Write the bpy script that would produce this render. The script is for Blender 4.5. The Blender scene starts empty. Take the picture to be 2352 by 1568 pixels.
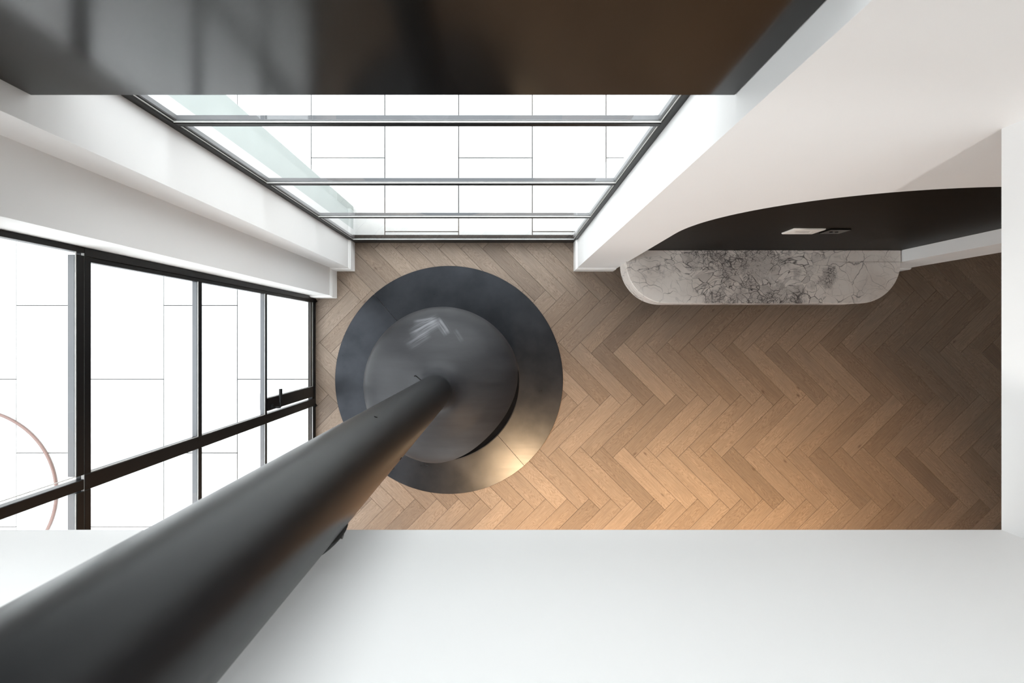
import bpy, bmesh, math, random
from mathutils import Vector

# ------------------------------------------------------------------ camera, sky, lights, exposure
C = bpy.context.scene.collection
S = bpy.context.scene
F, H, S0 = 1197.0, 4.2, 285.0            # focal length in pixels, camera height, pixels per metre on the floor
cam = bpy.data.cameras.new('camera')
cam.sensor_width = 36.0
cam.lens = F / 2352 * 36
cam.shift_x = 24 / 2352
cam.shift_y = -11 / 2352
cam.clip_start = 0.02
cam.dof.use_dof = True
cam.dof.focus_distance = 3.9
cam.dof.aperture_fstop = 7.0
camera = bpy.data.objects.new('camera', cam)
camera.location = (0, 0, H)
C.objects.link(camera)
S.camera = camera

world = bpy.data.worlds.new('overcast_sky')
S.world = world
world.use_nodes = True
wb = world.node_tree.nodes['Background']
wb.inputs['Color'].default_value = (0.93, 0.97, 1.0, 1)
wb.inputs['Strength'].default_value = 4.3

S.view_settings.view_transform = 'Standard'
S.view_settings.look = 'None'
S.view_settings.gamma = 1
S.view_settings.use_curve_mapping = False
S.view_settings.exposure = 0.36
S.cycles.use_denoising = True
S.cycles.max_bounces = 14
S.cycles.diffuse_bounces = 8
S.cycles.glossy_bounces = 6
S.cycles.transparent_max_bounces = 24
S.cycles.sample_clamp_indirect = 8.0

WARM = (1.0, 0.645, 0.335)
DOWNLIGHTS = [(0.28, -1.78, 20.0), (2.00, -1.85, 22.0), (0.6, -3.6, 62.0)]   # x, y, watts; the last is added fill that warms the walls
UPPER_LIGHT = 24.0

# ------------------------------------------------------------------ node helpers and materials
def new_mat(name):
    m = bpy.data.materials.new(name)
    m.use_nodes = True
    nt = m.node_tree
    return m, nt, nt.nodes['Principled BSDF']

def N(nt, t, **kw):
    n = nt.nodes.new(t)
    for k, v in kw.items():
        if k in n.inputs:
            n.inputs[k].default_value = v
        else:
            setattr(n, k, v)
    return n

def ramp(nt, fac, stops, interp='LINEAR'):
    r = nt.nodes.new('ShaderNodeValToRGB')
    r.color_ramp.interpolation = interp
    el = r.color_ramp.elements
    while len(el) < len(stops):
        el.new(0.5)
    for e, (p, c) in zip(el, stops):
        e.position = p
        e.color = (*c, 1) if len(c) == 3 else c
    nt.links.new(fac, r.inputs['Fac'])
    return r.outputs['Color']

def math_(nt, op, a, b=None, clamp=False):
    n = nt.nodes.new('ShaderNodeMath')
    n.operation = op
    n.use_clamp = clamp
    for i, v in enumerate((a, b)):
        if v is None:
            continue
        if isinstance(v, (int, float)):
            n.inputs[i].default_value = v
        else:
            nt.links.new(v, n.inputs[i])
    return n.outputs[0]

def mix(nt, fac, a, b, mode='MIX'):
    n = nt.nodes.new('ShaderNodeMix')
    n.data_type = 'RGBA'
    n.blend_type = mode
    for sock, v in ((n.inputs['Factor'], fac), (n.inputs[6], a), (n.inputs[7], b)):
        if isinstance(v, (int, float)):
            sock.default_value = v
        elif isinstance(v, tuple):
            sock.default_value = (*v, 1)
        else:
            nt.links.new(v, sock)
    return n.outputs[2]

def coords(nt, scale=(1, 1, 1), rot=(0, 0, 0), loc=(0, 0, 0), out='Object', vec=None):
    if vec is None:
        vec = nt.nodes.new('ShaderNodeTexCoord').outputs[out]
    mp = nt.nodes.new('ShaderNodeMapping')
    mp.inputs['Scale'].default_value = scale
    mp.inputs['Rotation'].default_value = rot
    mp.inputs['Location'].default_value = loc
    nt.links.new(vec, mp.inputs['Vector'])
    return mp.outputs['Vector']

def noise(nt, vec, scale, detail=4, rough=0.55, dist=0.0):
    n = nt.nodes.new('ShaderNodeTexNoise')
    n.inputs['Scale'].default_value = scale
    n.inputs['Detail'].default_value = detail
    n.inputs['Roughness'].default_value = rough
    n.inputs['Distortion'].default_value = dist
    nt.links.new(vec, n.inputs['Vector'])
    return n.outputs['Fac']

def bump(nt, h, bsdf, strength=0.2, dist=0.002):
    b = nt.nodes.new('ShaderNodeBump')
    b.inputs['Strength'].default_value = strength
    b.inputs['Distance'].default_value = dist
    nt.links.new(h, b.inputs['Height'])
    nt.links.new(b.outputs['Normal'], bsdf.inputs['Normal'])

def plain(name, col, rough=0.5, metal=0.0, var=0.05, scale=6.0, spec=0.5, bmp=0.0):
    """one paint or metal with a faint uneven tone"""
    m, nt, b = new_mat(name)
    v = coords(nt)
    n = noise(nt, v, scale, 3)
    lo = tuple(c * (1 - var) for c in col)
    hi = tuple(min(1, c * (1 + var)) for c in col)
    nt.links.new(ramp(nt, n, [(0.3, lo), (0.7, hi)]), b.inputs['Base Color'])
    b.inputs['Roughness'].default_value = rough
    b.inputs['Metallic'].default_value = metal
    b.inputs['Specular IOR Level'].default_value = spec
    if bmp:
        bump(nt, noise(nt, v, 220, 2), b, bmp, 0.001)
    return m

M = {}
M['white'] = plain('white_wall_paint', (0.765, 0.757, 0.75), 0.55, var=0.01, scale=2, spec=0.3, bmp=0.03)
M['trim_white'] = plain('white_gloss_trim', (0.82, 0.81, 0.80), 0.3, var=0.01)
M['ceiling'] = plain('white_ceiling_paint', (0.80, 0.79, 0.77), 0.7, var=0.01)
M['frame'] = plain('black_steel_frame', (0.007, 0.007, 0.0075), 0.36, var=0.2, scale=20, spec=0.22)
M['outer_bar'] = plain('lighter_grey_outer_bar', (0.085, 0.087, 0.095), 0.32, var=0.08, scale=6, spec=0.5)  # outer half of the bars, a lighter grey than the frame
M['bead'] = plain('pale_glazing_bead', (0.62, 0.62, 0.60), 0.35, var=0.1, scale=30)
M['gloss_black'] = plain('satin_black_panel', (0.006, 0.0058, 0.0056), 0.155, var=0.25, scale=3, spec=0.32)
M['veneer'] = None
M['pier_outer_end'] = plain('pale_green_pier_end', (0.40, 0.45, 0.435), 0.5, var=0.04)  # outer end of the pier in a pale grey-green tone
M['paver'] = None
M['joint'] = plain('dark_paver_bed', (0.032, 0.030, 0.030), 0.9, var=0.2, scale=30)
M['subfloor'] = plain('dark_subfloor', (0.035, 0.025, 0.018), 0.8)
M['socket'] = plain('black_socket_plastic', (0.006, 0.006, 0.006), 0.25)
M['plate'] = plain('white_plastic_plate', (0.78, 0.74, 0.70), 0.35, var=0.02)
M['plate_in'] = plain('shaded_grey_recess', (0.42, 0.39, 0.36), 0.5)  # recess of the white plate, its shadow put into the grey
M['copper'] = plain('copper_pink_tube', (0.17, 0.108, 0.095), 0.4, metal=0.2, var=0.1)
M['pit'] = plain('soot_black', (0.006, 0.006, 0.006), 0.8)
M['screw'] = plain('dark_screw', (0.008, 0.008, 0.008), 0.4, metal=0.5)

def mat_glass():
    m = bpy.data.materials.new('window_glass')
    m.use_nodes = True
    nt = m.node_tree
    nt.nodes.clear()
    out = N(nt, 'ShaderNodeOutputMaterial')
    tr = N(nt, 'ShaderNodeBsdfTransparent')
    tr.inputs['Color'].default_value = (0.972, 0.982, 0.980, 1)
    gl = N(nt, 'ShaderNodeBsdfGlossy')
    gl.inputs['Roughness'].default_value = 0.0
    fr = N(nt, 'ShaderNodeFresnel')
    fr.inputs['IOR'].default_value = 1.5
    geo = N(nt, 'ShaderNodeNewGeometry')
    front = math_(nt, 'SUBTRACT', 1.0, geo.outputs['Backfacing'])
    f = math_(nt, 'MULTIPLY', math_(nt, 'MULTIPLY', fr.outputs[0], 1.35), front, clamp=True)
    mx = N(nt, 'ShaderNodeMixShader')
    nt.links.new(f, mx.inputs[0])
    nt.links.new(tr.outputs[0], mx.inputs[1])
    nt.links.new(gl.outputs[0], mx.inputs[2])
    nt.links.new(mx.outputs[0], out.inputs['Surface'])
    return m
M['glass'] = mat_glass()

def mat_wood():
    m, nt, b = new_mat('oak_plank')
    oi = N(nt, 'ShaderNodeObjectInfo')
    tc = N(nt, 'ShaderNodeTexCoord')
    off = N(nt, 'ShaderNodeVectorMath', operation='SCALE')
    nt.links.new(oi.outputs['Random'], off.inputs['Scale'])
    off.inputs[0].default_value = (37.0, 53.0, 11.0)
    add = N(nt, 'ShaderNodeVectorMath', operation='ADD')
    nt.links.new(tc.outputs['Object'], add.inputs[0])
    nt.links.new(off.outputs[0], add.inputs[1])
    v = add.outputs[0]
    # growth rings: broad arches running along the board
    warp = noise(nt, coords(nt, (1.6, 6.0, 1), vec=v), 1.6, 3, 0.5)
    vx = N(nt, 'ShaderNodeSeparateXYZ')
    nt.links.new(v, vx.inputs[0])
    ringc = math_(nt, 'ADD', math_(nt, 'MULTIPLY', warp, 9.0), math_(nt, 'MULTIPLY', vx.outputs['Y'], 14.0))
    rings = math_(nt, 'ABSOLUTE', math_(nt, 'SINE', math_(nt, 'MULTIPLY', ringc, 9.0)))
    rings = math_(nt, 'POWER', rings, 0.6)
    fine = noise(nt, coords(nt, (7, 190, 1), vec=v), 1.0, 5, 0.65, 0.3)
    blot = noise(nt, coords(nt, (3, 9, 1), vec=v), 1.5, 3)
    tone = ramp(nt, oi.outputs['Random'], [(0.0, (0.185, 0.141, 0.109)), (0.25, (0.258, 0.202, 0.158)), (0.5, (0.219, 0.166, 0.126)),
                                           (0.75, (0.284, 0.222, 0.172)), (1.0, (0.234, 0.181, 0.141))])
    col = mix(nt, math_(nt, 'MULTIPLY', math_(nt, 'SUBTRACT', 1.0, rings), math_(nt, 'MULTIPLY', ramp(nt, blot, [(0.38, (0, 0, 0)), (0.58, (1, 1, 1))]), 0.85)),
              tone, mix(nt, 1.0, tone, (0.52, 0.46, 0.42), 'MULTIPLY'))
    col = mix(nt, math_(nt, 'MULTIPLY', ramp(nt, fine, [(0.40, (1, 1, 1)), (0.60, (0, 0, 0))]), 0.5), col, mix(nt, 1.0, tone, (0.62, 0.58, 0.55), 'MULTIPLY'))
    col = mix(nt, 0.35, col, mix(nt, 1.0, col, ramp(nt, blot, [(0.3, (0.58, 0.56, 0.55)), (0.7, (1.28, 1.27, 1.25))]), 'MULTIPLY'))
    # knots
    vo = N(nt, 'ShaderNodeTexVoronoi', feature='F1')
    vo.inputs['Scale'].default_value = 1.0
    nt.links.new(coords(nt, (3.2, 7.5, 1), vec=v), vo.inputs['Vector'])
    knot = ramp(nt, vo.outputs['Distance'], [(0.02, (0.8, 0.8, 0.8)), (0.085, (0, 0, 0))])
    col = mix(nt, knot, col, (0.085, 0.055, 0.038))
    nt.links.new(col, b.inputs['Base Color'])
    nt.links.new(ramp(nt, fine, [(0.3, (0.60,) * 3), (0.7, (0.46,) * 3)]), b.inputs['Roughness'])
    b.inputs['Specular IOR Level'].default_value = 0.35
    bump(nt, math_(nt, 'ADD', fine, math_(nt, 'MULTIPLY', rings, 0.4)), b, 0.25, 0.0015)
    return m
M['wood'] = mat_wood()

def mat_paver():
    m, nt, b = new_mat('pale_porcelain_paver')
    oi = N(nt, 'ShaderNodeObjectInfo')
    v = coords(nt, out='Object')
    n1 = noise(nt, v, 3.0, 6, 0.6)
    c = ramp(nt, n1, [(0.25, (0.70, 0.70, 0.69)), (0.75, (0.78, 0.78, 0.775))])
    c = mix(nt, math_(nt, 'MULTIPLY', oi.outputs['Random'], 0.18), c, (0.66, 0.66, 0.64))
    nt.links.new(c, b.inputs['Base Color'])
    b.inputs['Roughness'].default_value = 0.6
    bump(nt, noise(nt, v, 90, 3), b, 0.08, 0.001)
    return m
M['paver'] = mat_paver()

def mat_veneer():
    m, nt, b = new_mat('black_stained_veneer')
    v = coords(nt, (3, 1, 60))
    n1 = noise(nt, v, 1.0, 4)
    nt.links.new(ramp(nt, n1, [(0.35, (0.004, 0.0034, 0.003)), (0.65, (0.007, 0.0058, 0.0051))]), b.inputs['Base Color'])
    b.inputs['Roughness'].default_value = 0.45
    b.inputs['Specular IOR Level'].default_value = 0.09
    return m
M['veneer'] = mat_veneer()

def mat_steel():
    """dark waxed steel plate of the hearth"""
    m, nt, b = new_mat('dark_waxed_steel')
    v = coords(nt)
    n1 = noise(nt, v, 3.2, 5, 0.6)
    n2 = noise(nt, coords(nt, (4, 60, 1), (0, 0, 0.3)), 1.0, 4)
    nt.links.new(ramp(nt, n1, [(0.3, (0.025, 0.027, 0.031)), (0.7, (0.046, 0.049, 0.056))]), b.inputs['Base Color'])
    b.inputs['Metallic'].default_value = 0.9
    nt.links.new(ramp(nt, math_(nt, 'ADD', math_(nt, 'MULTIPLY', n1, 0.7), math_(nt, 'MULTIPLY', n2, 0.3)), [(0.3, (0.265,) * 3), (0.7, (0.34,) * 3)]), b.inputs['Roughness'])
    bump(nt, n2, b, 0.02, 0.001)
    return m
M['steel'] = mat_steel()

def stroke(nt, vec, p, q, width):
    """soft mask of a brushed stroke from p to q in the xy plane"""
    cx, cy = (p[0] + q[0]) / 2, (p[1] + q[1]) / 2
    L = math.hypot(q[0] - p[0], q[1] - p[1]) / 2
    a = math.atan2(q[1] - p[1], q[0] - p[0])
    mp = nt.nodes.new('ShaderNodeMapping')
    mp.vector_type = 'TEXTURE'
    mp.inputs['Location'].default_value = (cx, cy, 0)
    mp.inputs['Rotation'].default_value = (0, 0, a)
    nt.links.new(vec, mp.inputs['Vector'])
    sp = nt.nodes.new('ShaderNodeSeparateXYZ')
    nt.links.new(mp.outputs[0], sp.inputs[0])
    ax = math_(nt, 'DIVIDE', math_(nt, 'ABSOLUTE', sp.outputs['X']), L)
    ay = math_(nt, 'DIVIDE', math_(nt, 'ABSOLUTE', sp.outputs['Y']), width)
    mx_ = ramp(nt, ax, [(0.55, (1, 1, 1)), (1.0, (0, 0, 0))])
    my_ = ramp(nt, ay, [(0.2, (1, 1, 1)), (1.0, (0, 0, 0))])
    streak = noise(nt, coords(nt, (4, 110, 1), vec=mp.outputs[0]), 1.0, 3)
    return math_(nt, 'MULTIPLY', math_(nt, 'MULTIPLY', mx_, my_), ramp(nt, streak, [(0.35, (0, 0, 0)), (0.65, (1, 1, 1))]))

def mat_hood():
    m, nt, b = new_mat('matt_charcoal_hood')
    tc = nt.nodes.new('ShaderNodeTexCoord').outputs['Object']
    n1 = noise(nt, coords(nt, (1, 3, 1), vec=tc), 2.6, 5, 0.6)
    n2 = noise(nt, coords(nt, (3, 22, 1), vec=tc), 1.0, 4)
    c = ramp(nt, n1, [(0.3, (0.013, 0.013, 0.0145)), (0.7, (0.026, 0.026, 0.0275))])
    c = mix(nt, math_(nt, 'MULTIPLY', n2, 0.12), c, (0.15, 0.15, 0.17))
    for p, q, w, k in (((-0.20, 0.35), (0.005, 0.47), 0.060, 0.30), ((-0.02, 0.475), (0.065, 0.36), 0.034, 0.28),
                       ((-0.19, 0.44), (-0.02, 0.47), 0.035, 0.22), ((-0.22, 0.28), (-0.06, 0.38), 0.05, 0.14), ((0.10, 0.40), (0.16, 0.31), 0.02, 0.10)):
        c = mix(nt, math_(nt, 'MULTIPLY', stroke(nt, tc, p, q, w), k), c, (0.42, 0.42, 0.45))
    nt.links.new(c, b.inputs['Base Color'])
    nt.links.new(ramp(nt, n1, [(0.3, (0.42,) * 3), (0.7, (0.52,) * 3)]), b.inputs['Roughness'])
    b.inputs['Specular IOR Level'].default_value = 0.30
    return m
M['hood'] = mat_hood()
M['flue'] = plain('matt_charcoal_flue', (0.007, 0.0071, 0.0078), 0.34, var=0.12, scale=9, spec=0.26)

def mat_marble():
    m, nt, b = new_mat('brecciated_marble')
    tc = nt.nodes.new('ShaderNodeTexCoord').outputs['Object']

    def warp(vec, scale, amt, detail=3):
        wv = N(nt, 'ShaderNodeTexNoise')
        wv.inputs['Scale'].default_value = scale
        wv.inputs['Detail'].default_value = detail
        nt.links.new(vec, wv.inputs['Vector'])
        sc = N(nt, 'ShaderNodeVectorMath', operation='MULTIPLY_ADD')
        nt.links.new(wv.outputs['Color'], sc.inputs[0])
        sc.inputs[1].default_value = (amt, amt, amt)
        nt.links.new(vec, sc.inputs[2])
        return sc.outputs[0]
    v = warp(warp(tc, 2.2, 0.45), 9.0, 0.07)
    sx = N(nt, 'ShaderNodeSeparateXYZ')
    nt.links.new(tc, sx.inputs[0])
    # the crushed, heavily veined band runs through the middle of the slab
    mid_ = math_(nt, 'SUBTRACT', 1.0, math_(nt, 'MULTIPLY', math_(nt, 'ABSOLUTE', math_(nt, 'ADD', math_(nt, 'ADD', sx.outputs['X'], 0.10), math_(nt, 'MULTIPLY', sx.outputs['Y'], 0.9))), 1.0))
    def patch(scale, loc, lo, hi, k=0.22):
        n = noise(nt, coords(nt, (1, 0.8, 1), (0, 0, 0.5), loc, vec=tc), scale, 4, 0.62)
        return ramp(nt, math_(nt, 'ADD', math_(nt, 'MULTIPLY', n, 0.8), math_(nt, 'MULTIPLY', mid_, k)), [(lo, (0, 0, 0)), (hi, (1, 1, 1))])

    def cells(scale, width, rot, wmod):
        vo = N(nt, 'ShaderNodeTexVoronoi', feature='DISTANCE_TO_EDGE')
        vo.inputs['Scale'].default_value = scale
        vec = coords(nt, (1, 1.45, 1), (0, 0, rot), vec=v)
        nt.links.new(vec, vo.inputs['Vector'])
        v1 = N(nt, 'ShaderNodeTexVoronoi', feature='F1')
        v1.inputs['Scale'].default_value = scale
        nt.links.new(vec, v1.inputs['Vector'])
        sep = N(nt, 'ShaderNodeSeparateColor')
        nt.links.new(v1.outputs['Color'], sep.inputs[0])
        d = math_(nt, 'DIVIDE', vo.outputs['Distance'], math_(nt, 'ADD', math_(nt, 'MULTIPLY', wmod, width), 0.002))
        return ramp(nt, d, [(0.25, (1, 1, 1)), (1.0, (0, 0, 0))]), sep.outputs[0]
    wm1 = ramp(nt, noise(nt, tc, 7.0, 3), [(0.38, (0.05,) * 3), (0.66, (1, 1, 1))])
    wm2 = ramp(nt, noise(nt, coords(nt, loc=(3, 1, 0), vec=tc), 11.0, 3), [(0.36, (0.1,) * 3), (0.66, (1, 1, 1))])
    cloud = noise(nt, coords(nt, loc=(1.7, 0.4, 0), vec=tc), 3.2, 5, 0.6)
    base = ramp(nt, cloud, [(0.25, (0.66, 0.60, 0.555)), (0.5, (0.82, 0.765, 0.72)), (0.75, (0.87, 0.825, 0.785))])
    big, kb = cells(5.0, 0.026, 0.4, wm1)
    mid, km = cells(12.5, 0.060, 0.9, wm2)
    sml, ks = cells(36.0, 0.17, 0.2, wm1)
    pm = patch(3.4, (0.2, 3.1, 0), 0.47, 0.56)
    ps = patch(5.5, (4.2, 0.7, 0), 0.53, 0.60)
    c = base
    c = mix(nt, math_(nt, 'MULTIPLY', ramp(nt, km, [(0.60, (0, 0, 0)), (0.85, (1, 1, 1))]), math_(nt, 'MULTIPLY', pm, 0.40)), c, (0.36, 0.325, 0.31))
    c = mix(nt, math_(nt, 'MULTIPLY', ps, 0.42), c, (0.27, 0.24, 0.23))
    c = mix(nt, math_(nt, 'MULTIPLY', math_(nt, 'MULTIPLY', sml, ps), 0.75), c, (0.045, 0.040, 0.040))
    c = mix(nt, math_(nt, 'MULTIPLY', mid, math_(nt, 'ADD', math_(nt, 'MULTIPLY', pm, 0.70), 0.16)), c, (0.040, 0.034, 0.034))
    c = mix(nt, math_(nt, 'MULTIPLY', big, 0.62), c, (0.075, 0.062, 0.062))
    nt.links.new(c, b.inputs['Base Color'])
    b.inputs['Roughness'].default_value = 0.28
    b.inputs['Specular IOR Level'].default_value = 0.4
    return m
M['marble'] = mat_marble()

def mat_emit(name, col, k):
    m = bpy.data.materials.new(name)
    m.use_nodes = True
    nt = m.node_tree
    nt.nodes.clear()
    o = N(nt, 'ShaderNodeOutputMaterial')
    e = N(nt, 'ShaderNodeEmission')
    e.inputs['Color'].default_value = (*col, 1)
    e.inputs['Strength'].default_value = k
    nt.links.new(e.outputs[0], o.inputs['Surface'])
    return m
M['lamp'] = mat_emit('warm_lamp', WARM, 12)
M['lamp_up'] = mat_emit('white_lamp', (1, 0.93, 0.86), 12)

# ------------------------------------------------------------------ mesh helpers
def link(name, me, mat, parent=None, loc=(0, 0, 0), rotz=0.0):
    o = bpy.data.objects.new(name, me)
    if mat and not me.materials:
        me.materials.append(mat)
    C.objects.link(o)
    o.location = loc
    o.rotation_euler = (0, 0, rotz)
    if parent:
        o.parent = parent
    return o

def tag(o, label=None, cat=None, group=None, kind=None):
    for k, v in (('label', label), ('category', cat), ('group', group), ('kind', kind)):
        if v:
            o[k] = v
    return o

def empty(name, loc=(0, 0, 0)):
    o = bpy.data.objects.new(name, None)
    o.empty_display_size = 0.1
    C.objects.link(o)
    o.location = loc
    return o

def mesh_of(bm, name, smooth=False, angle=None):
    bmesh.ops.recalc_face_normals(bm, faces=bm.faces[:])
    me = bpy.data.meshes.new(name)
    bm.to_mesh(me)
    bm.free()
    if smooth:
        for p in me.polygons:
            p.use_smooth = True
        if angle:
            me.set_sharp_from_angle(angle=math.radians(angle))
    return me

def add_box(bm, x0, x1, y0, y1, z0, z1, bev=0.0):
    vs = [bm.verts.new((x, y, z)) for z in (z0, z1) for y in (y0, y1) for x in (x0, x1)]
    fs = [bm.faces.new([vs[i] for i in f]) for f in ((0, 2, 3, 1), (4, 5, 7, 6), (0, 1, 5, 4), (2, 6, 7, 3), (0, 4, 6, 2), (1, 3, 7, 5))]
    if bev:
        bmesh.ops.bevel(bm, geom=list({e for f in fs for e in f.edges}), offset=bev, segments=1, affect='EDGES', profile=0.5)
    return fs

def box(name, mat, x0, x1, y0, y1, z0, z1, bev=0.0, parent=None):
    bm = bmesh.new()
    add_box(bm, min(x0, x1), max(x0, x1), min(y0, y1), max(y0, y1), min(z0, z1), max(z0, z1), bev)
    return link(name, mesh_of(bm, name), M[mat], parent)

def boxes(name, mat, lst, parent=None, bev=0.0):
    bm = bmesh.new()
    for b in lst:
        add_box(bm, *b, bev)
    return link(name, mesh_of(bm, name), M[mat], parent)

def add_prism(bm, pts, z0, z1, cham=0.0, axis='Z'):
    """polygon pts extruded; axis Z: pts=(x,y); axis Y: pts=(x,z) and z0,z1 are y values; cham = small top chamfer"""
    def V(p, h):
        return (p[0], p[1], h) if axis == 'Z' else (p[0], h, p[1])
    n = len(pts)
    lo = [bm.verts.new(V(p, z0)) for p in pts]
    if cham:
        cx = sum(p[0] for p in pts) / n
        cy = sum(p[1] for p in pts) / n
        ins = inset(pts, cham)
        mid = [bm.verts.new(V(p, z1 - cham)) for p in pts]
        hi = [bm.verts.new(V(p, z1)) for p in ins]
        rings = (lo, mid, hi)
    else:
        hi = [bm.verts.new(V(p, z1)) for p in pts]
        rings = (lo, hi)
    for a, b in zip(rings, rings[1:]):
        for i in range(n):
            j = (i + 1) % n
            bm.faces.new((a[i], a[j], b[j], b[i]))
    caps = [bm.faces.new(hi), bm.faces.new(lo[::-1])]
    if n > 4:
        bmesh.ops.triangulate(bm, faces=caps)

def area(pts):
    return sum(a[0] * b[1] - b[0] * a[1] for a, b in zip(pts, pts[1:] + pts[:1])) / 2

def inset(pts, d):
    """move every edge of a polygon inwards by d"""
    s = 1 if area(pts) > 0 else -1
    out = []
    n = len(pts)
    for i in range(n):
        p0, p1, p2 = (Vector(pts[(i + k) % n]) for k in (-1, 0, 1))
        a, b = (p1 - p0).normalized(), (p2 - p1).normalized()
        na, nb = Vector((-a.y, a.x)) * s, Vector((-b.y, b.x)) * s
        m = na + nb
        k = d / max(0.2, (1 + na.dot(nb)))
        out.append(tuple(p1 + m * k))
    return out

def prism(name, mat, pts, z0, z1, parent=None, cham=0.0, axis='Z'):
    bm = bmesh.new()
    add_prism(bm, pts, z0, z1, cham, axis)
    return link(name, mesh_of(bm, name), M[mat], parent)

def lathe(name, mat, prof, cx, cy, seg=96, parent=None, loc0=True, close=False, angle=40):
    bm = bmesh.new()
    rings = []
    for r, z in prof:
        if r < 1e-6:
            rings.append([bm.verts.new((0, 0, z))])
        else:
            rings.append([bm.verts.new((r * math.cos(2 * math.pi * i / seg), r * math.sin(2 * math.pi * i / seg), z)) for i in range(seg)])
    for a, b in zip(rings, rings[1:]):
        for i in range(seg):
            j = (i + 1) % seg
            f = [a[i % len(a)], a[j % len(a)], b[j % len(b)], b[i % len(b)]]
            f = list(dict.fromkeys(f))
            if len(f) > 2:
                bm.faces.new(f)
    me = mesh_of(bm, name, True, angle)
    return link(name, me, M[mat], parent, (cx, cy, 0))

def tube(name, mat, pts, r, parent=None, seg=10, closed=False):
    bm = bmesh.new()
    P = [Vector(p) for p in pts]
    n = len(P)
    rings = []
    up = Vector((0, 0, 1))
    for i in range(n):
        a = P[(i - 1) % n] if closed or i > 0 else P[i]
        b = P[(i + 1) % n] if closed or i < n - 1 else P[i]
        t = (b - a).normalized()
        x = t.cross(up)
        if x.length < 0.05:
            x = t.cross(Vector((1, 0, 0)))
        x.normalize()
        y = x.cross(t)
        rings.append([bm.verts.new(P[i] + x * r * math.cos(2 * math.pi * k / seg) + y * r * math.sin(2 * math.pi * k / seg)) for k in range(seg)])
    for i in range(n if closed else n - 1):
        a, b = rings[i], rings[(i + 1) % n]
        for k in range(seg):
            l = (k + 1) % seg
            bm.faces.new((a[k], a[l], b[l], b[k]))
    if not closed:
        bm.faces.new(rings[0][::-1])
        bm.faces.new(rings[-1])
    return link(name, mesh_of(bm, name, True, 50), M[mat], parent)

def skirting(name, path, side, parent=None):
    """baseboard profile swept along a plan path with mitred corners; side=+1 room lies left of the path"""
    prof = [(0, 0), (0.013, 0), (0.013, 0.118), (0.009, 0.123), (0.009, 0.130), (0.003, 0.140), (0, 0.140)]
    P = [Vector(p) for p in path]
    n = len(P)
    bm = bmesh.new()
    rings = []
    for i in range(n):
        dirs = []
        if i > 0:
            dirs.append((P[i] - P[i - 1]).normalized())
        if i < n - 1:
            dirs.append((P[i + 1] - P[i]).normalized())
        ns = [Vector((-d.y, d.x)) * side for d in dirs]
        m = ns[0] if len(ns) == 1 else (ns[0] + ns[1]) / (1 + ns[0].dot(ns[1]))
        rings.append([bm.verts.new((P[i].x + m.x * o, P[i].y + m.y * o, z)) for o, z in prof])
    for a, b in zip(rings, rings[1:]):
        for k in range(len(prof)):
            l = (k + 1) % len(prof)
            bm.faces.new((a[k], a[l], b[l], b[k]))
    bm.faces.new(rings[0])
    bm.faces.new(rings[-1][::-1])
    return link(name, mesh_of(bm, name), M['trim_white'], parent)

def at(u, v, z):
    """pixel of the photograph -> point at height z"""
    k = (H - z) / F
    return ((u - 1152) * k, (773 - v) * k, z)

# ------------------------------------------------------------------ key measures (metres)
XL, XL2, XW = -1.195, -1.339, -1.497       # west reveal, stepped face, inner face of the west window
XR = 0.593                                 # east reveal
YS, YS2 = 0.539, 0.322                     # south faces of the stepped pier
YF, YG = 0.757, 0.768                      # front of the north window frame and its glass
SLAB0, SLAB1 = 2.850, 3.20                 # ceiling and upper floor
VX, VY = 1.295, -0.500                     # edges of the void
T = [(0.862, 0.886), (1.588, 1.613), (2.322, 2.347)]   # transoms of the north window
TOP = 5.60

# ------------------------------------------------------------------ setting: floor with herringbone planks
floor = boxes('floor', 'subfloor', [(-1.60, 8.0, -5.0, 0.79, -0.12, -0.0145), (3.06, 8.0, 0.79, 2.6, -0.12, -0.0145)])
tag(floor, 'herringbone oak floor under the fireplace and bench', 'floor', kind='structure')
Lp, Wp = 0.5943, 0.1238
e1 = Vector((1, 1)) / math.sqrt(2)
e2 = Vector((-1, 1)) / math.sqrt(2)
O = Vector(at(1328, 930.7, 0)[:2]) - e1 * Lp
GAP = 0.0006

def clip(poly, nx, ny, d):
    out = []
    for a, b in zip(poly, poly[1:] + poly[:1]):
        da, db = a[0] * nx + a[1] * ny - d, b[0] * nx + b[1] * ny - d
        if da <= 0:
            out.append(a)
        if (da < 0) != (db < 0) and da != db:
            t = da / (da - db)
            out.append((a[0] + (b[0] - a[0]) * t, a[1] + (b[1] - a[1]) * t))
    res = []
    for p in out:
        if not res or math.hypot(p[0] - res[-1][0], p[1] - res[-1][1]) > 1e-4:
            res.append(p)
    if len(res) > 1 and math.hypot(res[0][0] - res[-1][0], res[0][1] - res[-1][1]) < 1e-4:
        res.pop()
    return res

def plank_mesh(pts):
    b_ = bmesh.new()
    add_prism(b_, pts, -0.014, 0.0, 0.0011)
    return mesh_of(b_, 'plank')

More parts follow.
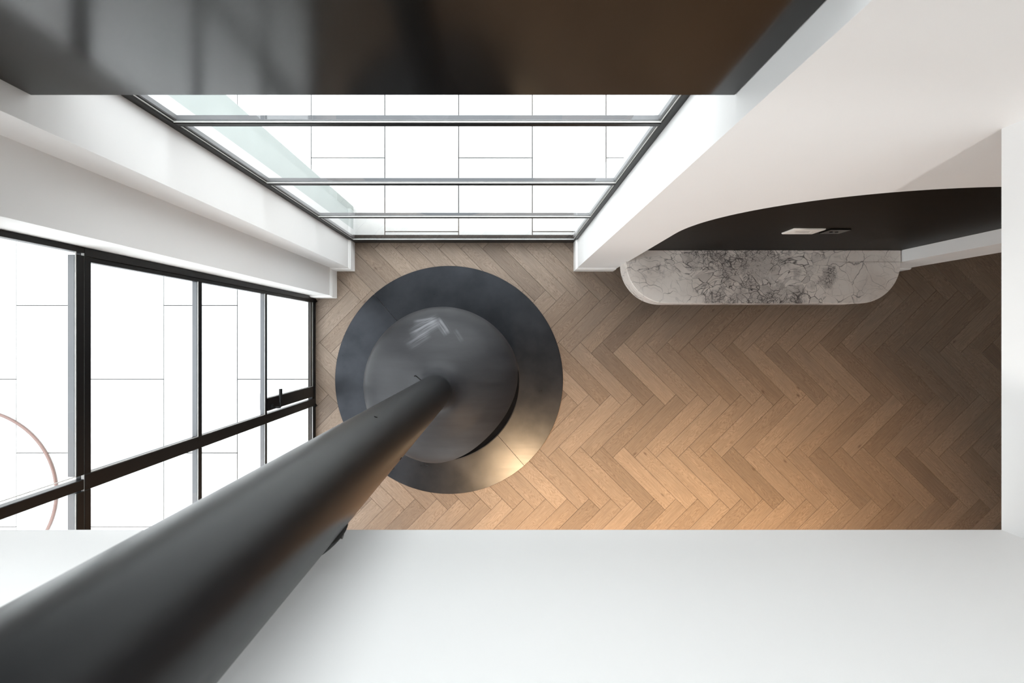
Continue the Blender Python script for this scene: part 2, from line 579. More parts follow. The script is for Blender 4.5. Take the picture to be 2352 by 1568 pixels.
whole = plank_mesh([(-Lp / 2 + GAP, -Wp / 2 + GAP), (Lp / 2 - GAP, -Wp / 2 + GAP), (Lp / 2 - GAP, Wp / 2 - GAP), (-Lp / 2 + GAP, Wp / 2 - GAP)])
whole.materials.append(M['wood'])
random.seed(4)
rest = bmesh.new()
n_plank = 0
cand = []
for j in range(-14, 16):
    for i in range(-90, 90):
        for kind in (0, 1):
            p0, q0 = i * Wp + j * Lp, -i * Wp + j * Lp
            if kind == 0:
                pc, qc, ang = p0 + Lp / 2, q0 + Wp / 2, math.pi / 4
            else:
                pc, qc, ang = p0 + Lp + Wp / 2, q0 + Lp / 2, math.pi * 3 / 4
            c = O + e1 * pc + e2 * qc
            if -2.1 < c.x < 8.4 and -7.4 < c.y < 3.0:
                cand.append((c, ang))
for c, ang in cand:
    ca, sa = math.cos(ang), math.sin(ang)
    loc = [(-Lp / 2 + GAP, -Wp / 2 + GAP), (Lp / 2 - GAP, -Wp / 2 + GAP), (Lp / 2 - GAP, Wp / 2 - GAP), (-Lp / 2 + GAP, Wp / 2 - GAP)]
    wp = [(c.x + x * ca - y * sa, c.y + x * sa + y * ca) for x, y in loc]
    cut = wp
    lim_n = YF if c.x < 2.6 else 2.55
    for nx, ny, d in ((-1, 0, 1.499), (1, 0, 8.0), (0, -1, 5.0), (0, 1, lim_n)):
        cut = clip(cut, nx, ny, d)
        if len(cut) < 3:
            break
    if len(cut) < 3 or abs(area(cut)) < 0.0006:
        continue
    dz = random.uniform(-0.0006, 0.0)
    xs, ys = [p[0] for p in cut], [p[1] for p in cut]
    seen = max(ys) > -1.60 and min(xs) < 4.10 and min(ys) < 1.15 and max(xs) > -1.6
    hidden = (min(xs) > 0.60 and max(xs) < 3.1 and min(ys) > 0.56) or (max(xs) < -1.2 and min(ys) > 0.55)
    if seen and not hidden and n_plank < 300:
        n_plank += 1
        if cut is wp or cut == wp:
            me = whole
        else:
            me = plank_mesh([((x - c.x) * ca + (y - c.y) * sa, -(x - c.x) * sa + (y - c.y) * ca) for x, y in cut])
        link('plank', me, M['wood'], floor, (c.x, c.y, dz), ang)
    else:
        add_prism(rest, cut, -0.014, 0.0, 0.001)
tag(link('plank_remainder', mesh_of(rest, 'plank_remainder'), M['wood'], floor), kind='stuff')

# ------------------------------------------------------------------ setting: outdoor paving
paving = boxes('paving', 'joint', [(-9.0, -1.605, -10.0, 9.0, -0.16, -0.012), (-1.605, 3.05, 0.80, 9.0, -0.16, -0.012),
                                   (3.05, 8.5, 2.73, 9.0, -0.16, -0.012), (-1.605, 8.5, -10.0, -5.13, -0.16, -0.012)])
tag(paving, 'pale rectangular pavers laid around the house outside the windows', 'paving', kind='structure')
PW = 169.6 / S0
x_line = at(714, 0, 0)[0]
y_even = at(0, 362, 0)[1]
zt = -0.004
jg = 0.0035
pm = bmesh.new()
add_prism(pm, [(-PW / 2 + jg, -PW + jg), (PW / 2 - jg, -PW + jg), (PW / 2 - jg, PW - jg), (-PW / 2 + jg, PW - jg)], -0.036, 0.0, 0.0015)
paver_mesh = mesh_of(pm, 'paver')
paver_mesh.materials.append(M['paver'])
far = bmesh.new()
for i in range(-14, 7):
    xc = x_line + (i + 0.5) * PW
    for j in range(-6, 9):
        yc = y_even + (0.0 if i % 2 == 0 else PW) + (2 * j + 1) * PW
        near = xc > -3.4 and yc > -2.4 and yc < 3.6 and xc < 2.2
        # keep clear of the house
        if xc - PW / 2 > -1.63 and yc + PW < 0.81:
            continue
        if xc + PW / 2 > 3.1 and yc - PW < 2.9 and yc + PW > -4:
            continue
        cutpoly = [(xc - PW / 2 + jg, yc - PW + jg), (xc + PW / 2 - jg, yc - PW + jg), (xc + PW / 2 - jg, yc + PW - jg), (xc - PW / 2 + jg, yc + PW - jg)]
        clipped = cutpoly
        if yc - PW < 0.80 and xc + PW / 2 > -1.56:
            if yc + PW > 0.80 and xc - PW / 2 > -1.60:
                clipped = clip(cutpoly, 0, -1, -0.80)
            elif yc + PW <= 0.85:
                clipped = clip(cutpoly, 1, 0, -1.56)
            else:
                # a paver notched around the corner of the house stays two cut stones
                part = clip(clip(cutpoly, 1, 0, -1.562), 0, 1, 0.796)
                if len(part) > 2 and near:
                    bq = bmesh.new()
                    add_prism(bq, [(x - xc, y - yc) for x, y in part], -0.036, 0.0, 0.0015)
                    link('paver', mesh_of(bq, 'paver'), M['paver'], paving, (xc, yc, zt))
                clipped = clip(cutpoly, 0, -1, -0.80)
        if len(clipped) < 3:
            continue
        if near:
            if clipped == cutpoly:
                link('paver', paver_mesh, M['paver'], paving, (xc, yc, zt))
            else:
                bq = bmesh.new()
                add_prism(bq, [(x - xc, y - yc) for x, y in clipped], -0.036, 0.0, 0.0015)
                link('paver', mesh_of(bq, 'paver'), M['paver'], paving, (xc, yc, zt))
        else:
            add_prism(far, clipped, zt - 0.036, zt, 0.0015)
tag(link('paver_remainder', mesh_of(far, 'paver_remainder'), M['paver'], paving), kind='stuff')

# added unseen walls around the terrace that cut low sky light
M['render'] = plain('grey_blocker_render', (0.26, 0.26, 0.255), 0.8, var=0.08, bmp=0.1)
tag(box('wall_west', 'render', -6.0, -5.8, -9.0, 5.2, -0.045, 1.5), 'added unseen grey wall west of the terrace, blocking low sky light', 'wall', kind='structure')
tag(box('wall_north', 'render', -5.8, 8.0, 5.0, 5.2, -0.045, 2.4), 'added unseen grey wall north of the terrace, blocking low sky light', 'wall', kind='structure')

# ------------------------------------------------------------------ setting: walls
YX = 0.865                                                         # outer face of the north wall
wall_nw = prism('wall_north', 'white', [(XL, YS), (XL, YX), (-1.62, YX), (-1.62, YS2), (XL2, YS2), (XL2, YS)], 0, TOP)
tag(wall_nw, 'stepped white pier between the two black-framed windows', 'wall', kind='structure')
tag(box('pier_outer_end', 'pier_outer_end', -1.62, XL, YX, 1.049, 0, TOP, parent=wall_nw), 'pale grey-green outer end of the pier')

ax, aa, az, ah = 1.8925, 0.9855, 1.47, 0.862
arc = []
for k in range(0, 73):
    t = math.pi * (1 - k / 72)
    arc.append((ax + aa * math.copysign(abs(math.cos(t)) ** 0.943, math.cos(t)), az + ah * abs(math.sin(t)) ** 0.943))
bm = bmesh.new()
add_box(bm, XR, 0.907, 0.538, 0.630, 0, TOP)
add_box(bm, 2.878, 3.19, 0.538, 0.630, 0, TOP)
col_ = [[bm.verts.new((x, y, z)) for y, z in ((0.538, h), (0.538, TOP), (0.630, TOP), (0.630, h))] for x, h in arc]
for p, q in zip(col_, col_[1:]):
    for i in range(4):
        j = (i + 1) % 4
        bm.faces.new((p[i], q[i], q[j], p[j]))
wall_ne = link('wall_north', mesh_of(bm, 'wall_north'), M['white'])
tag(wall_ne, 'white wall with a broad arched niche above the marble bench', 'wall', kind='structure')
box('wall_core', 'white', XR, 3.19, 0.630, YX, 0, TOP, parent=wall_ne)
bm = bmesh.new()
col_ = [[bm.verts.new((ax + (x - ax) * 0.9995, y, z)) for y, z in ((0.622, 0.0), (0.622, h - 0.0005), (0.6299, h - 0.0005), (0.6299, 0.0))] for x, h in arc]
for p, q in zip(col_, col_[1:]):
    for i in range(4):
        j = (i + 1) % 4
        bm.faces.new((p[i], q[i], q[j], p[j]))
bm.faces.new(col_[0][::-1])
bm.faces.new(col_[-1])
tag(link('niche_back', mesh_of(bm, 'niche_back'), M['veneer'], wall_ne), 'black veneered back of the niche')

# corridor and outer walls of the lower room
tag(box('wall_north', 'white', 3.06, 3.19, YX, 2.6, 0, SLAB0), 'white side wall of the passage beyond the niche', 'wall', kind='structure')
tag(box('wall_north', 'white', 3.06, 8.12, 2.6, 2.72, 0, SLAB0), 'white end wall of the passage beyond the niche', 'wall', kind='structure')
tag(box('wall_east', 'white', 8.0, 8.12, -5.12, 2.6, 0, TOP), 'white wall at the east end of the room', 'wall', kind='structure')
tag(boxes('wall_south', 'white', [(-1.62, -1.4, -5.12, -5.0, 0, TOP), (-1.4, 1.4, -5.12, -5.0, 2.5, TOP), (1.4, 8.0, -5.12, -5.0, 0, TOP)]), 'white wall at the south end of the room', 'wall', kind='structure')
ww = boxes('wall_west', 'white', [(-1.62, -1.50, -2.30, YS2, 2.80, 3.42), (-1.62, -1.50, -2.30, YS2, 5.10, TOP), (-1.62, -1.50, -2.30, -1.50, 3.42, 5.10), (-1.62, -1.50, -5.0, -2.30, 0, TOP)])
tag(ww, 'white wall around the tall west window', 'wall', kind='structure')

# slab between the storeys with the void cut out
ceil = boxes('ceiling', 'ceiling', [(VX + 0.14, 8.0, -5.0, YS - 0.001, SLAB0, SLAB1), (-1.50, VX + 0.14, -5.0, VY - 0.14, SLAB0, SLAB1),
                                    (3.19, 8.0, YS - 0.001, 2.6, SLAB0, SLAB1)])
tag(ceil, 'white ceiling of the lower room around the open void', 'ceiling', kind='structure')
tag(box('wall_south', 'white', -1.50, VX, VY - 0.14, VY, SLAB0, 4.04), 'white wall of the void below the camera, behind the black flue', 'wall', kind='structure')
tag(box('wall_east', 'white', VX, VX + 0.14, VY - 0.14, 0.538, SLAB0, 4.04), 'white wall on the right side of the void', 'wall', kind='structure')
roof = box('ceiling', 'ceiling', -1.62, 8.12, -5.12, 1.05, TOP, TOP + 0.15)
tag(roof, 'white upper ceiling above the void', 'ceiling', kind='structure')
tag(box('wall_north', 'white', 3.19, 8.0, 0.63, YX, SLAB1, TOP), 'white north wall of the upper storey', 'wall', kind='structure')

# black spandrel over the north window, upper window above it
sp = box('trim_1', 'gloss_black', XL + 0.001, XR - 0.001, 0.612, 0.80, 2.878, 3.42, 0.002)
tag(sp, 'large satin black panel above the north window', 'panel', kind='structure')
head = box('wall_north', 'white', XL, XR, 0.70, YX, 4.33, TOP)
tag(head, 'white wall above the upper north window', 'wall', kind='structure')
up = empty('window_4', (0, 0, 0))
tag(up, 'black framed upper window above the black panel', 'window', kind='structure')
box('pane', 'glass', XL + 0.03, XR - 0.03, 0.765, 0.771, 3.45, 4.30, parent=up)
boxes('frame', 'frame', [(XL, XL + 0.03, 0.75, 0.79, 3.42, 4.33), (XR - 0.03, XR, 0.75, 0.79, 3.42, 4.33),
                         (XL + 0.03, XR - 0.03, 0.75, 0.79, 3.42, 3.45), (XL + 0.03, XR - 0.03, 0.75, 0.79, 4.30, 4.33)], parent=up)

gd = empty('fill_window_5', (0, 0, 0))  # added opening out of view, daylight fill for the south-facing walls
tag(gd, 'added unseen glazed doors giving the lower room fill light from the south', 'window', kind='structure')
for k in range(2):
    x0 = -1.4 + 1.4 * k
    box('pane', 'glass', x0 + 0.04, x0 + 1.36, -5.063, -5.057, 0.04, 2.46, parent=gd)
    boxes('frame', 'frame', [(x0, x0 + 0.04, -5.08, -5.04, 0, 2.5), (x0 + 1.36, x0 + 1.4, -5.08, -5.04, 0, 2.5),
                             (x0 + 0.04, x0 + 1.36, -5.08, -5.04, 0, 0.04), (x0 + 0.04, x0 + 1.36, -5.08, -5.04, 2.46, 2.5)], parent=gd)
up = empty('window_3', (0, 0, 0))
tag(up, 'black framed upper window on the west side', 'window', kind='structure')
box('pane', 'glass', -1.563, -1.557, -1.47, YS2 - 0.03, 3.45, 5.07, parent=up)
boxes('frame', 'frame', [(-1.58, -1.54, -1.50, -1.47, 3.42, 5.10), (-1.58, -1.54, YS2 - 0.03, YS2, 3.42, 5.10),
                         (-1.58, -1.54, -1.47, YS2 - 0.03, 3.42, 3.45), (-1.58, -1.54, -1.47, YS2 - 0.03, 5.07, 5.10)], parent=up)

# baseboards
tag(skirting('baseboard_north', [(XL, YF), (XL, YS), (XL2, YS), (XL2, YS2), (XW, YS2)], 1),
    'white baseboard stepping around the pier between the windows', 'baseboard', kind='structure')
tag(skirting('baseboard_north', [(XR, YF), (XR, 0.538), (0.896, 0.538)], -1),
    'white baseboard at the foot of the wall between window and bench', 'baseboard', kind='structure')
tag(skirting('baseboard_north', [(2.890, 0.538), (3.19, 0.538), (3.19, 2.6)], -1),
    'white baseboard of the wall end to the right of the bench', 'baseboard', kind='structure')

# ------------------------------------------------------------------ window_1: north window
w1 = empty('window_1', (0, 0, 0))
tag(w1, 'tall north window with three thin black transoms beyond the fireplace', 'window', kind='structure')
YO = 0.788
JL, JR = XL + 0.030, XR - 0.026
box('jamb', 'frame', XL, JL, YF, YO, 0, 2.86, 0.001, w1)
box('jamb', 'frame', JR, XR, YF, YO, 0, 2.86, 0.001, w1)
box('bottom_rail', 'frame', JL, JR, YF, YO + 0.01, -0.04, 0.115, 0.001, w1)
box('head_rail', 'frame', JL, JR, YF, YO, 2.835, 2.86, 0.001, w1)
for z0, z1 in T:
    box('transom', 'frame', JL, JR, YF, YG - 0.0005, z0, z1, 0.001, w1)
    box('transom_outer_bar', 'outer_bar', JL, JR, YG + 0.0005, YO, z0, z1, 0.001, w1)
zs = [0.115] + [z for t in T for z in t] + [2.835]
for z0, z1 in zip(zs[::2], zs[1::2]):
    box('pane', 'glass', JL, JR, YG - 0.003, YG + 0.003, z0, z1, parent=w1)
    bd = 0.004
    boxes('glazing_bead', 'bead', [(JL, JR, YF + 0.0035, YG - 0.0035, z0, z0 + bd), (JL, JL + 0.003, YF + 0.0055, YG - 0.0035, z0 + bd, z1), (JR - 0.003, JR, YF + 0.0055, YG - 0.0035, z0 + bd, z1)], parent=w1)
# side stops seen beyond the glass
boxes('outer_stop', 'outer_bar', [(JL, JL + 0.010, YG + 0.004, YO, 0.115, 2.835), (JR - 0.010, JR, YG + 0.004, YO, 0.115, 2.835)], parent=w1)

# ------------------------------------------------------------------ window_2: west window
w2 = empty('window_2', (0, 0, 0))
tag(w2, 'black framed west window of many panes beside the fireplace', 'window', kind='structure')
XO, XG = XW - 0.034, XW - 0.008
TW = [(0.871, 0.894), (1.595, 1.622)]
MUL = [(-0.5535, -0.495), (-1.42, -1.36)]
YN, YE = 0.312, -2.30
bays = [(YN, MUL[0][1]), (MUL[0][0], MUL[1][1]), (MUL[1][0], YE)]
box('jamb', 'frame', XO, XW, 0.300, YN + 0.008, 2.3295, 2.80, 0.001, w2)
box('jamb', 'frame', XO, XW, 0.290, YN + 0.008, 0, 2.3275, 0.001, w2)
box('jamb_stop', 'frame', XO, XW - 0.006, 0.272, 0.290, 0.058, 2.300, 0.001, w2)
box('jamb', 'frame', XO, XW, YE, YE + 0.04, 0, 2.80, 0.001, w2)
box('sill_rail', 'frame', XO, XW, YE + 0.04, 0.290, -0.04, 0.030, 0.001, w2)
box('sill_rail', 'frame', XO, XW - 0.006, YE + 0.04, 0.290, 0.030, 0.058, 0.001, w2)
box('head_rail', 'frame', XO, XW, YE + 0.04, 0.300, 2.775, 2.80, 0.001, w2)
for y0, y1 in MUL:
    box('mullion', 'frame', XO, XW, y0, y1, 0.030, 2.3275, 0.002, w2)
    box('mullion', 'frame', XO, XW, y0 + 0.0055, y1 - 0.016, 2.3295, 2.775, 0.002, w2)
for k, (ya, yb) in enumerate(bays):
    a, c = yb + (0.04 if k == 2 else 0), ya - (0.022 if k == 0 else 0)
    box('head_rail', 'frame', XO, XW, a, c, 2.299, 2.3275, 0.001, w2)
    box('middle_rail', 'frame', XG + 0.0005, XW, a, c, 2.3295, 2.362, 0.001, w2)
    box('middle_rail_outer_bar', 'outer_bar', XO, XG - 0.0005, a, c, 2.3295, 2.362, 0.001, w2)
    for z0, z1 in TW:
        box('transom', 'frame', XG + 0.0005, XW, a, c - (0.018 if k == 0 else 0), z0, z1, 0.001, w2)
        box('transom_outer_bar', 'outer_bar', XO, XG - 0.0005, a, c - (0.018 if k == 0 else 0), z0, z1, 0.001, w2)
    rows = [(0.058, 0.871), (0.894, 1.595), (1.622, 2.299), (2.362, 2.775)]
    for r, (z0, z1) in enumerate(rows):
        aa_, cc_ = a, c
        if k == 0:
            cc_ = 0.272 if r < 3 else 0.300
            if r == 0:
                aa_ = -0.395
        if r == 3:
            aa_ = a - (0.016 if k == 2 else 0.0)
        box('pane', 'glass', XG - 0.003, XG + 0.003, aa_, cc_, z0, z1, parent=w2)
        boxes('glazing_bead', 'bead', [(XG + 0.0035, XG + 0.0055, aa_, cc_, z0, z0 + 0.004), (XG + 0.0035, XG + 0.0055, aa_, aa_ + 0.003, z0 + 0.004, z1)], parent=w2)
# pale sealant in the joint between the two frames
boxes('sealant', 'bead', [(XW - 0.012, XW - 0.002, YE + 0.04, 0.300, 2.3276, 2.3294)], parent=w2)
# opening sash beside the fireplace with its lever
sash = boxes('sash', 'frame', [(XO + 0.002, XW + 0.004, -0.475, -0.395, 0.060, 0.869), (XO + 0.004, XW - 0.008, -0.395, 0.270, 0.060, 0.080)], w2, 0.0015)
hd = bmesh.new()
bmesh.ops.create_cone(hd, cap_ends=True, segments=20, radius1=0.017, radius2=0.015, depth=0.012)
bmesh.ops.rotate(hd, verts=hd.verts[:], matrix=__import__('mathutils').Matrix.Rotation(math.pi / 2, 3, 'Y'))
bmesh.ops.translate(hd, verts=hd.verts[:], vec=(XW + 0.010, -0.455, 0.812))
link('rose', mesh_of(hd, 'rose', True, 40), M['frame'], sash)
tube('handle', 'frame', [(XW + 0.012, -0.459, 0.812), (-1.450, -0.460, 0.812), (-1.440, -0.459, 0.812), (-1.436, -0.452, 0.812), (-1.436, -0.425, 0.812)], 0.0065, sash)
tube('handle_grip', 'frame', [(-1.436, -0.427, 0.812), (-1.436, -0.339, 0.812)], 0.0105, sash, 14)
box('hinge', 'frame', XO - 0.012, XO, -0.47, -0.36, 0.845, 0.872, 0.001, w2)

# ------------------------------------------------------------------ hearth: two half rings of dark steel around a black centre
HX, HY, _ = at(1031.7, 872, 0)
hearth = empty('hearth', (HX, HY, 0))
tag(hearth, 'round dark steel hearth disc on the herringbone floor under the fireplace', 'hearth')
for h in range(2):
    bm = bmesh.new()
    a0 = math.radians(-48.7) + h * math.pi
    seg = 96
    ro, cg = 0.916, 0.0016
    d0 = Vector((math.cos(a0), math.sin(a0)))
    nrm = Vector((-d0.y, d0.x))
    pts = []
    for k in range(seg + 1):
        g = cg / ro
        t = a0 + g + (math.pi - 2 * g) * k / seg
        pts.append((ro * math.cos(t), ro * math.sin(t)))
    lo, mid, hi = ([bm.verts.new((x * f, y * f, z)) for x, y in pts] for f, z in ((1, 0.0005), (1, 0.0100), (0.9985, 0.0112)))
    for a, b in ((lo, mid), (mid, hi)):
        for i in range(seg + 1):
            j = (i + 1) % (seg + 1)
            bm.faces.new((a[i], a[j], b[j], b[i]))
    bm.faces.new(hi)
    bm.faces.new(lo[::-1])
    link('hearth_plate', mesh_of(bm, 'hearth_plate', True, 30), M['steel'], hearth)

# ------------------------------------------------------------------ suspended fireplace
fire = empty('suspended_fireplace', (HX, HY, 0))
tag(fire, 'charcoal steel suspended fireplace with a domed hood and long round flue', 'fireplace')
FR = 0.1054
hood_prof = [(FR - 0.004, 0.93), (FR + 0.001, 0.90), (0.110, 0.85), (0.119, 0.815), (0.134, 0.788), (0.158, 0.768), (0.195, 0.752), (0.26, 0.732), (0.34, 0.703),
             (0.42, 0.662), (0.46, 0.634), (0.49, 0.609), (0.515, 0.583), (0.535, 0.556), (0.549, 0.530), (0.557, 0.508), (0.561, 0.485)]
bowl_prof = [(0.561, 0.483), (0.559, 0.455), (0.552, 0.425), (0.540, 0.395), (0.520, 0.360), (0.485, 0.318), (0.43, 0.272), (0.36, 0.235), (0.26, 0.200), (0.14, 0.178), (0.04, 0.172)]

def on_profile(prof, z):
    for (r0, z0), (r1, z1) in zip(prof, prof[1:]):
        if z1 <= z <= z0:
            t = (z - z0) / (z1 - z0)
            return r0 + (r1 - r0) * t
    return prof[-1][0]

def opening(az):
    """0 outside, rising to 1 at the middle of the mouth that faces the room (south-east)"""
    d = (az - OPEN + math.pi) % (2 * math.pi) - math.pi
    w = math.radians(66)
    return max(0.0, math.cos(d / w * math.pi / 2)) ** 0.8 if abs(d) < w else 0.0
OPEN = math.radians(-44)

def body(name, prof, z_cut, mat, from_top):
    """shell of revolution with outer and inner skin, trimmed at the azimuth-dependent height z_cut(az)"""
    seg, ns, th = 144, 26, 0.007
    bm = bmesh.new()
    outer, inner = [], []
    for i in range(seg):
        az = 2 * math.pi * i / seg
        zc = z_cut(az)
        if from_top:
            keep = [p for p in prof if p[1] > zc + 0.002] + [(on_profile(prof, zc), zc)]
        else:
            keep = [(on_profile(prof, zc), zc)] + [p for p in prof if p[1] < zc - 0.002]
        # resample by length so that all meridians have as many points
        L = [0.0]
        for a, b in zip(keep, keep[1:]):
            L.append(L[-1] + math.hypot(b[0] - a[0], b[1] - a[1]))
        row, rin = [], []
        for k in range(ns + 1):
            d = L[-1] * k / ns
            m = max(j for j in range(len(L)) if L[j] <= d + 1e-9)
            m = min(m, len(keep) - 2)
            t = (d - L[m]) / (L[m + 1] - L[m])
            r = keep[m][0] + (keep[m + 1][0] - keep[m][0]) * t
            z = keep[m][1] + (keep[m + 1][1] - keep[m][1]) * t
            row.append(bm.verts.new((r * math.cos(az), r * math.sin(az), z)))
            dr, dz = keep[m + 1][0] - keep[m][0], keep[m + 1][1] - keep[m][1]
            l = math.hypot(dr, dz)
            r2, z2 = max(0.01, r + dz / l * th), z - dr / l * th * (1 if from_top else -1) * (1 if from_top else -1)
            rin.append(bm.verts.new((r2 * math.cos(az), r2 * math.sin(az), z2)))
        outer.append(row)
        inner.append(rin)
    for i in range(seg):
        j = (i + 1) % seg
        for k in range(ns):
            bm.faces.new((outer[i][k], outer[j][k], outer[j][k + 1], outer[i][k + 1]))
            bm.faces.new((inner[j][k], inner[i][k], inner[i][k + 1], inner[j][k + 1]))
        for k in (0, ns):
            bm.faces.new((outer[i][k], outer[j][k], inner[j][k], inner[i][k]))
    return link(name, mesh_of(bm, name, True, 35), M[mat], fire)
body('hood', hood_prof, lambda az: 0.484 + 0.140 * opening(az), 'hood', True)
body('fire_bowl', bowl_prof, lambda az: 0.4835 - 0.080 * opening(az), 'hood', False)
lathe('fire_bed', 'pit', [(0, 0.335), (0.488, 0.335), (0.488, 0.340), (0, 0.340)], 0, 0, 72, fire)
lathe('flue_pipe', 'flue', [(FR, 0.86), (FR, 5.75), (FR - 0.003, 5.75), (FR - 0.003, 0.86)], 0, 0, 96, fire, angle=60)
flue = [c for c in fire.children if c.name.startswith('flue_pipe')][0]
# damper rod, screws and wall bracket on the flue
tube('damper_handle', 'screw', [(-0.070, 0.065, 0.940), (-0.108, 0.098, 0.942), (-0.112, 0.101, 0.945), (-0.115, 0.104, 0.950), (-0.115, 0.104, 0.985)], 0.0036, flue, 8)

def on_flue(u, v, z):
    """the point of the flue surface that faces the camera along this pixel's ray, nearest the height z"""
    dx, dy = (u - 1152) / F, (773 - v) / F
    a = dx * dx + dy * dy
    bb = -2 * (dx * HX + dy * HY)
    cc = HX * HX + HY * HY - FR * FR
    D = max(0.0, bb * bb - 4 * a * cc)
    t = (-bb - math.sqrt(D)) / (2 * a)
    return (dx * t - HX, dy * t - HY, H - t)
for u, v in ((863, 957.5), (920, 1053), (908, 1080)):
    x, y, z = on_flue(u, v, 1)
    n = Vector((x, y, 0)).normalized()
    p = n * (FR - 0.003)
    tube('screw', 'screw', [(p.x, p.y, z), (p.x + n.x * 0.0055, p.y + n.y * 0.0055, z)], 0.0055, flue, 10)
# curved saddle bracket between flue and the white wall
bm = bmesh.new()
tan_a = math.radians(-39.5)
rows = []
nz, na = 14, 14
for iz in range(nz + 1):
    s = iz / nz
    z = 3.060 + 0.112 * s
    t_ = FR + 0.0010 + 0.0068 * math.sin(math.pi * min(1, s * 1.0)) ** 0.8
    row = []
    for ia in range(na + 1):
        a = tan_a - math.radians(62) + math.radians(66) * ia / na
        row.append((bm.verts.new((t_ * math.cos(a), t_ * math.sin(a), z)), bm.verts.new(((FR - 0.001) * math.cos(a), (FR - 0.001) * math.sin(a), z))))
    rows.append(row)
for r0, r1 in zip(rows, rows[1:]):
    for i in range(na):
        bm.faces.new((r0[i][0], r0[i + 1][0], r1[i + 1][0], r1[i][0]))
        bm.faces.new((r0[i + 1][1], r0[i][1], r1[i][1], r1[i + 1][1]))
    for i in (0, na):
        bm.faces.new((r0[i][0], r1[i][0], r1[i][1], r0[i][1]))
for row in (rows[0], rows[-1]):
    for i in range(na):
        bm.faces.new((row[i][0], row[i + 1][0], row[i + 1][1], row[i][1]))
wb_ = link('wall_bracket', mesh_of(bm, 'wall_bracket', True, 40), M['pit'], fire)
wb_['label'] = 'black saddle bracket at the back of the flue'
tube('bracket_arm', 'pit', [(-0.083, -0.068, 3.115), ((VY - HY) * 1.216 + 0.004, VY - HY + 0.003, 3.115)], 0.012, wb_, 12)
x, y, z = 0.1085 * math.cos(tan_a), 0.1085 * math.sin(tan_a), 3.098
tube('bracket_bolt', 'screw', [(x - 0.002, y - 0.002, z), (x + 0.0040 * math.cos(tan_a), y + 0.0040 * math.sin(tan_a), z)], 0.009, wb_, 6)

# ------------------------------------------------------------------ marble bench in the niche
bench = empty('bench', (1.88, 0.43, 0.257))
tag(bench, 'floating marble bench with rounded ends set in the arched niche', 'bench')
def bench_outline(d=0.0):
    r = 0.299
    x0, x1, y0 = 0.894 + d, 2.868 - d, 0.239 + d
    pts = [(x1, 0.6215), (x1, 0.536)]
    for k in range(25):
        t = -math.pi / 2 * k / 24
        pts.append((x1 - r + r * math.cos(t), 0.538 + (r - d) * math.sin(t)))
    for k in range(25):
        t = -math.pi / 2 - math.pi / 2 * k / 24
        pts.append((x0 + r + r * math.cos(t), 0.538 + (r - d) * math.sin(t)))
    pts += [(x0, 0.5375), (0.9075 if d == 0 else 0.9085, 0.5375), (0.9075 if d == 0 else 0.9085, 0.6215)]
    out = []
    for p in pts:
        if not out or math.hypot(p[0] - out[-1][0], p[1] - out[-1][1]) > 1e-4:
            out.append(p)
    return [(p[0] - 1.88, p[1] - 0.43) for p in out]
bm = bmesh.new()
add_prism(bm, bench_outline(), 0.173, 0.200, 0.0025)
link('seat_slab', mesh_of(bm, 'seat_slab'), M['marble'], bench)
bm = bmesh.new()
add_prism(bm, bench_outline(0.002), 0.0, 0.172)
link('apron', mesh_of(bm, 'apron'), M['marble'], bench)

# switch plate and socket on the black niche back
pl = empty('wall_plate', (1.77, 0.622, 1.14))
tag(pl, 'white wall plate with a recessed centre on the black niche back', 'wall plate')
zc, zh, xh = 0.003, 0.066, 0.092
bm = bmesh.new()
def ring(x0, x1, z0, z1, y):
    return [bm.verts.new((x, y, z)) for x, z in ((x0, z0), (x1, z0), (x1, z1), (x0, z1))]
r0 = ring(-xh, xh, zc - zh, zc + zh, 0.0)
r1 = ring(-xh, xh, zc - zh, zc + zh, -0.006)
r2 = ring(-xh + 0.004, xh - 0.004, zc - zh + 0.004, zc + zh - 0.004, -0.009)
r3 = ring(-0.052, 0.050, zc - 0.030, zc + 0.018, -0.009)
r4 = ring(-0.052, 0.050, zc - 0.030, zc + 0.018, -0.002)
for a, b in ((r0, r1), (r1, r2), (r2, r3), (r3, r4)):
    for i in range(4):
        j = (i + 1) % 4
        bm.faces.new((a[i], a[j], b[j], b[i]))
bm.faces.new(r0)
link('plate', mesh_of(bm, 'plate'), M['plate'], pl)
bm = bmesh.new()
add_box(bm, -0.0519, 0.0499, -0.0030, -0.0015, zc - 0.0299, zc + 0.0179)
link('recess', mesh_of(bm, 'recess'), M['plate_in'], pl)

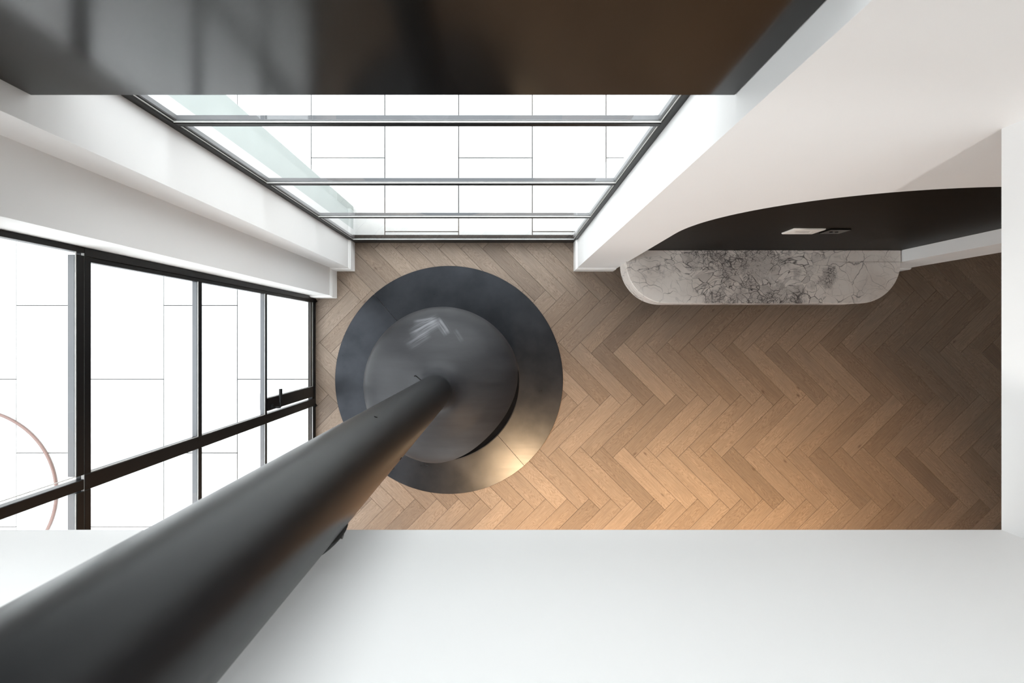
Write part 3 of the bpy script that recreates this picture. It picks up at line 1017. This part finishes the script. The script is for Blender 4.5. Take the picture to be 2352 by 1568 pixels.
so = empty('power_socket', (1.955, 0.622, 1.14))
tag(so, 'black power socket beside the white wall plate in the niche', 'socket')
bm = bmesh.new()
add_box(bm, -0.060, 0.060, -0.008, 0.0, -0.055, 0.060, 0.002)
link('plate', mesh_of(bm, 'plate'), M['socket'], so)
for sx in (-0.017, 0.015):
    bm = bmesh.new()
    bmesh.ops.create_cone(bm, cap_ends=True, segments=16, radius1=0.009, radius2=0.009, depth=0.003)
    bmesh.ops.rotate(bm, verts=bm.verts[:], matrix=__import__('mathutils').Matrix.Rotation(math.pi / 2, 3, 'X'))
    bmesh.ops.translate(bm, verts=bm.verts[:], vec=(sx, -0.0092, -0.005))
    link('outlet', mesh_of(bm, 'outlet', True, 40), M['pit'], so)

# ------------------------------------------------------------------ copper ring on the paving
hx, hy, _ = at(-61, 1127, 0)
pts = []
for k in range(96):
    t = 2 * math.pi * k / 96
    r = 0.664 + 0.012 * math.cos(2 * t + 0.6)
    pts.append((r * math.cos(t), r * math.sin(t), 0.0))
hp = tube('copper_ring', 'copper', pts, 0.0115, None, 10, True)
hp.location = (hx, hy, zt + 0.0116)
tag(hp, 'slim copper-pink ring lying on the white paving outside the west window', 'ring')

# ------------------------------------------------------------------ ceiling lamps
def downlight(x, y, z, watts, col, label, mat, size=0.10, spread=76):
    r = empty('downlight', (x, y, z))
    tag(r, label, 'lamp')
    lathe('trim_ring', 'trim_white', [(0.052, 0.0), (0.052, -0.004), (0.040, -0.006), (0.038, 0.0)], 0, 0, 32, r)
    lathe('lens', mat, [(0, -0.002), (0.038, -0.002), (0.038, -0.001), (0, -0.001)], 0, 0, 32, r)
    la = bpy.data.lights.new('downlight_beam', 'AREA')
    la.shape = 'DISK'
    la.size = size
    la.energy = watts
    la.color = col
    la.spread = math.radians(spread)
    lo = bpy.data.objects.new('downlight_beam', la)
    C.objects.link(lo)
    lo.parent = r
    lo.location = (0, 0, -0.012)
for i, (x, y, w) in enumerate(DOWNLIGHTS):
    downlight(x, y, SLAB0, w, WARM, ['warm ceiling downlight south of the fireplace', 'warm ceiling downlight south of the bench', 'added unseen warm fill downlight near the south doors'][i], 'lamp')
downlight(0.56, -1.02, TOP, UPPER_LIGHT, (1, 0.97, 0.94), 'white downlight in the upper ceiling behind the balustrade', 'lamp_up')
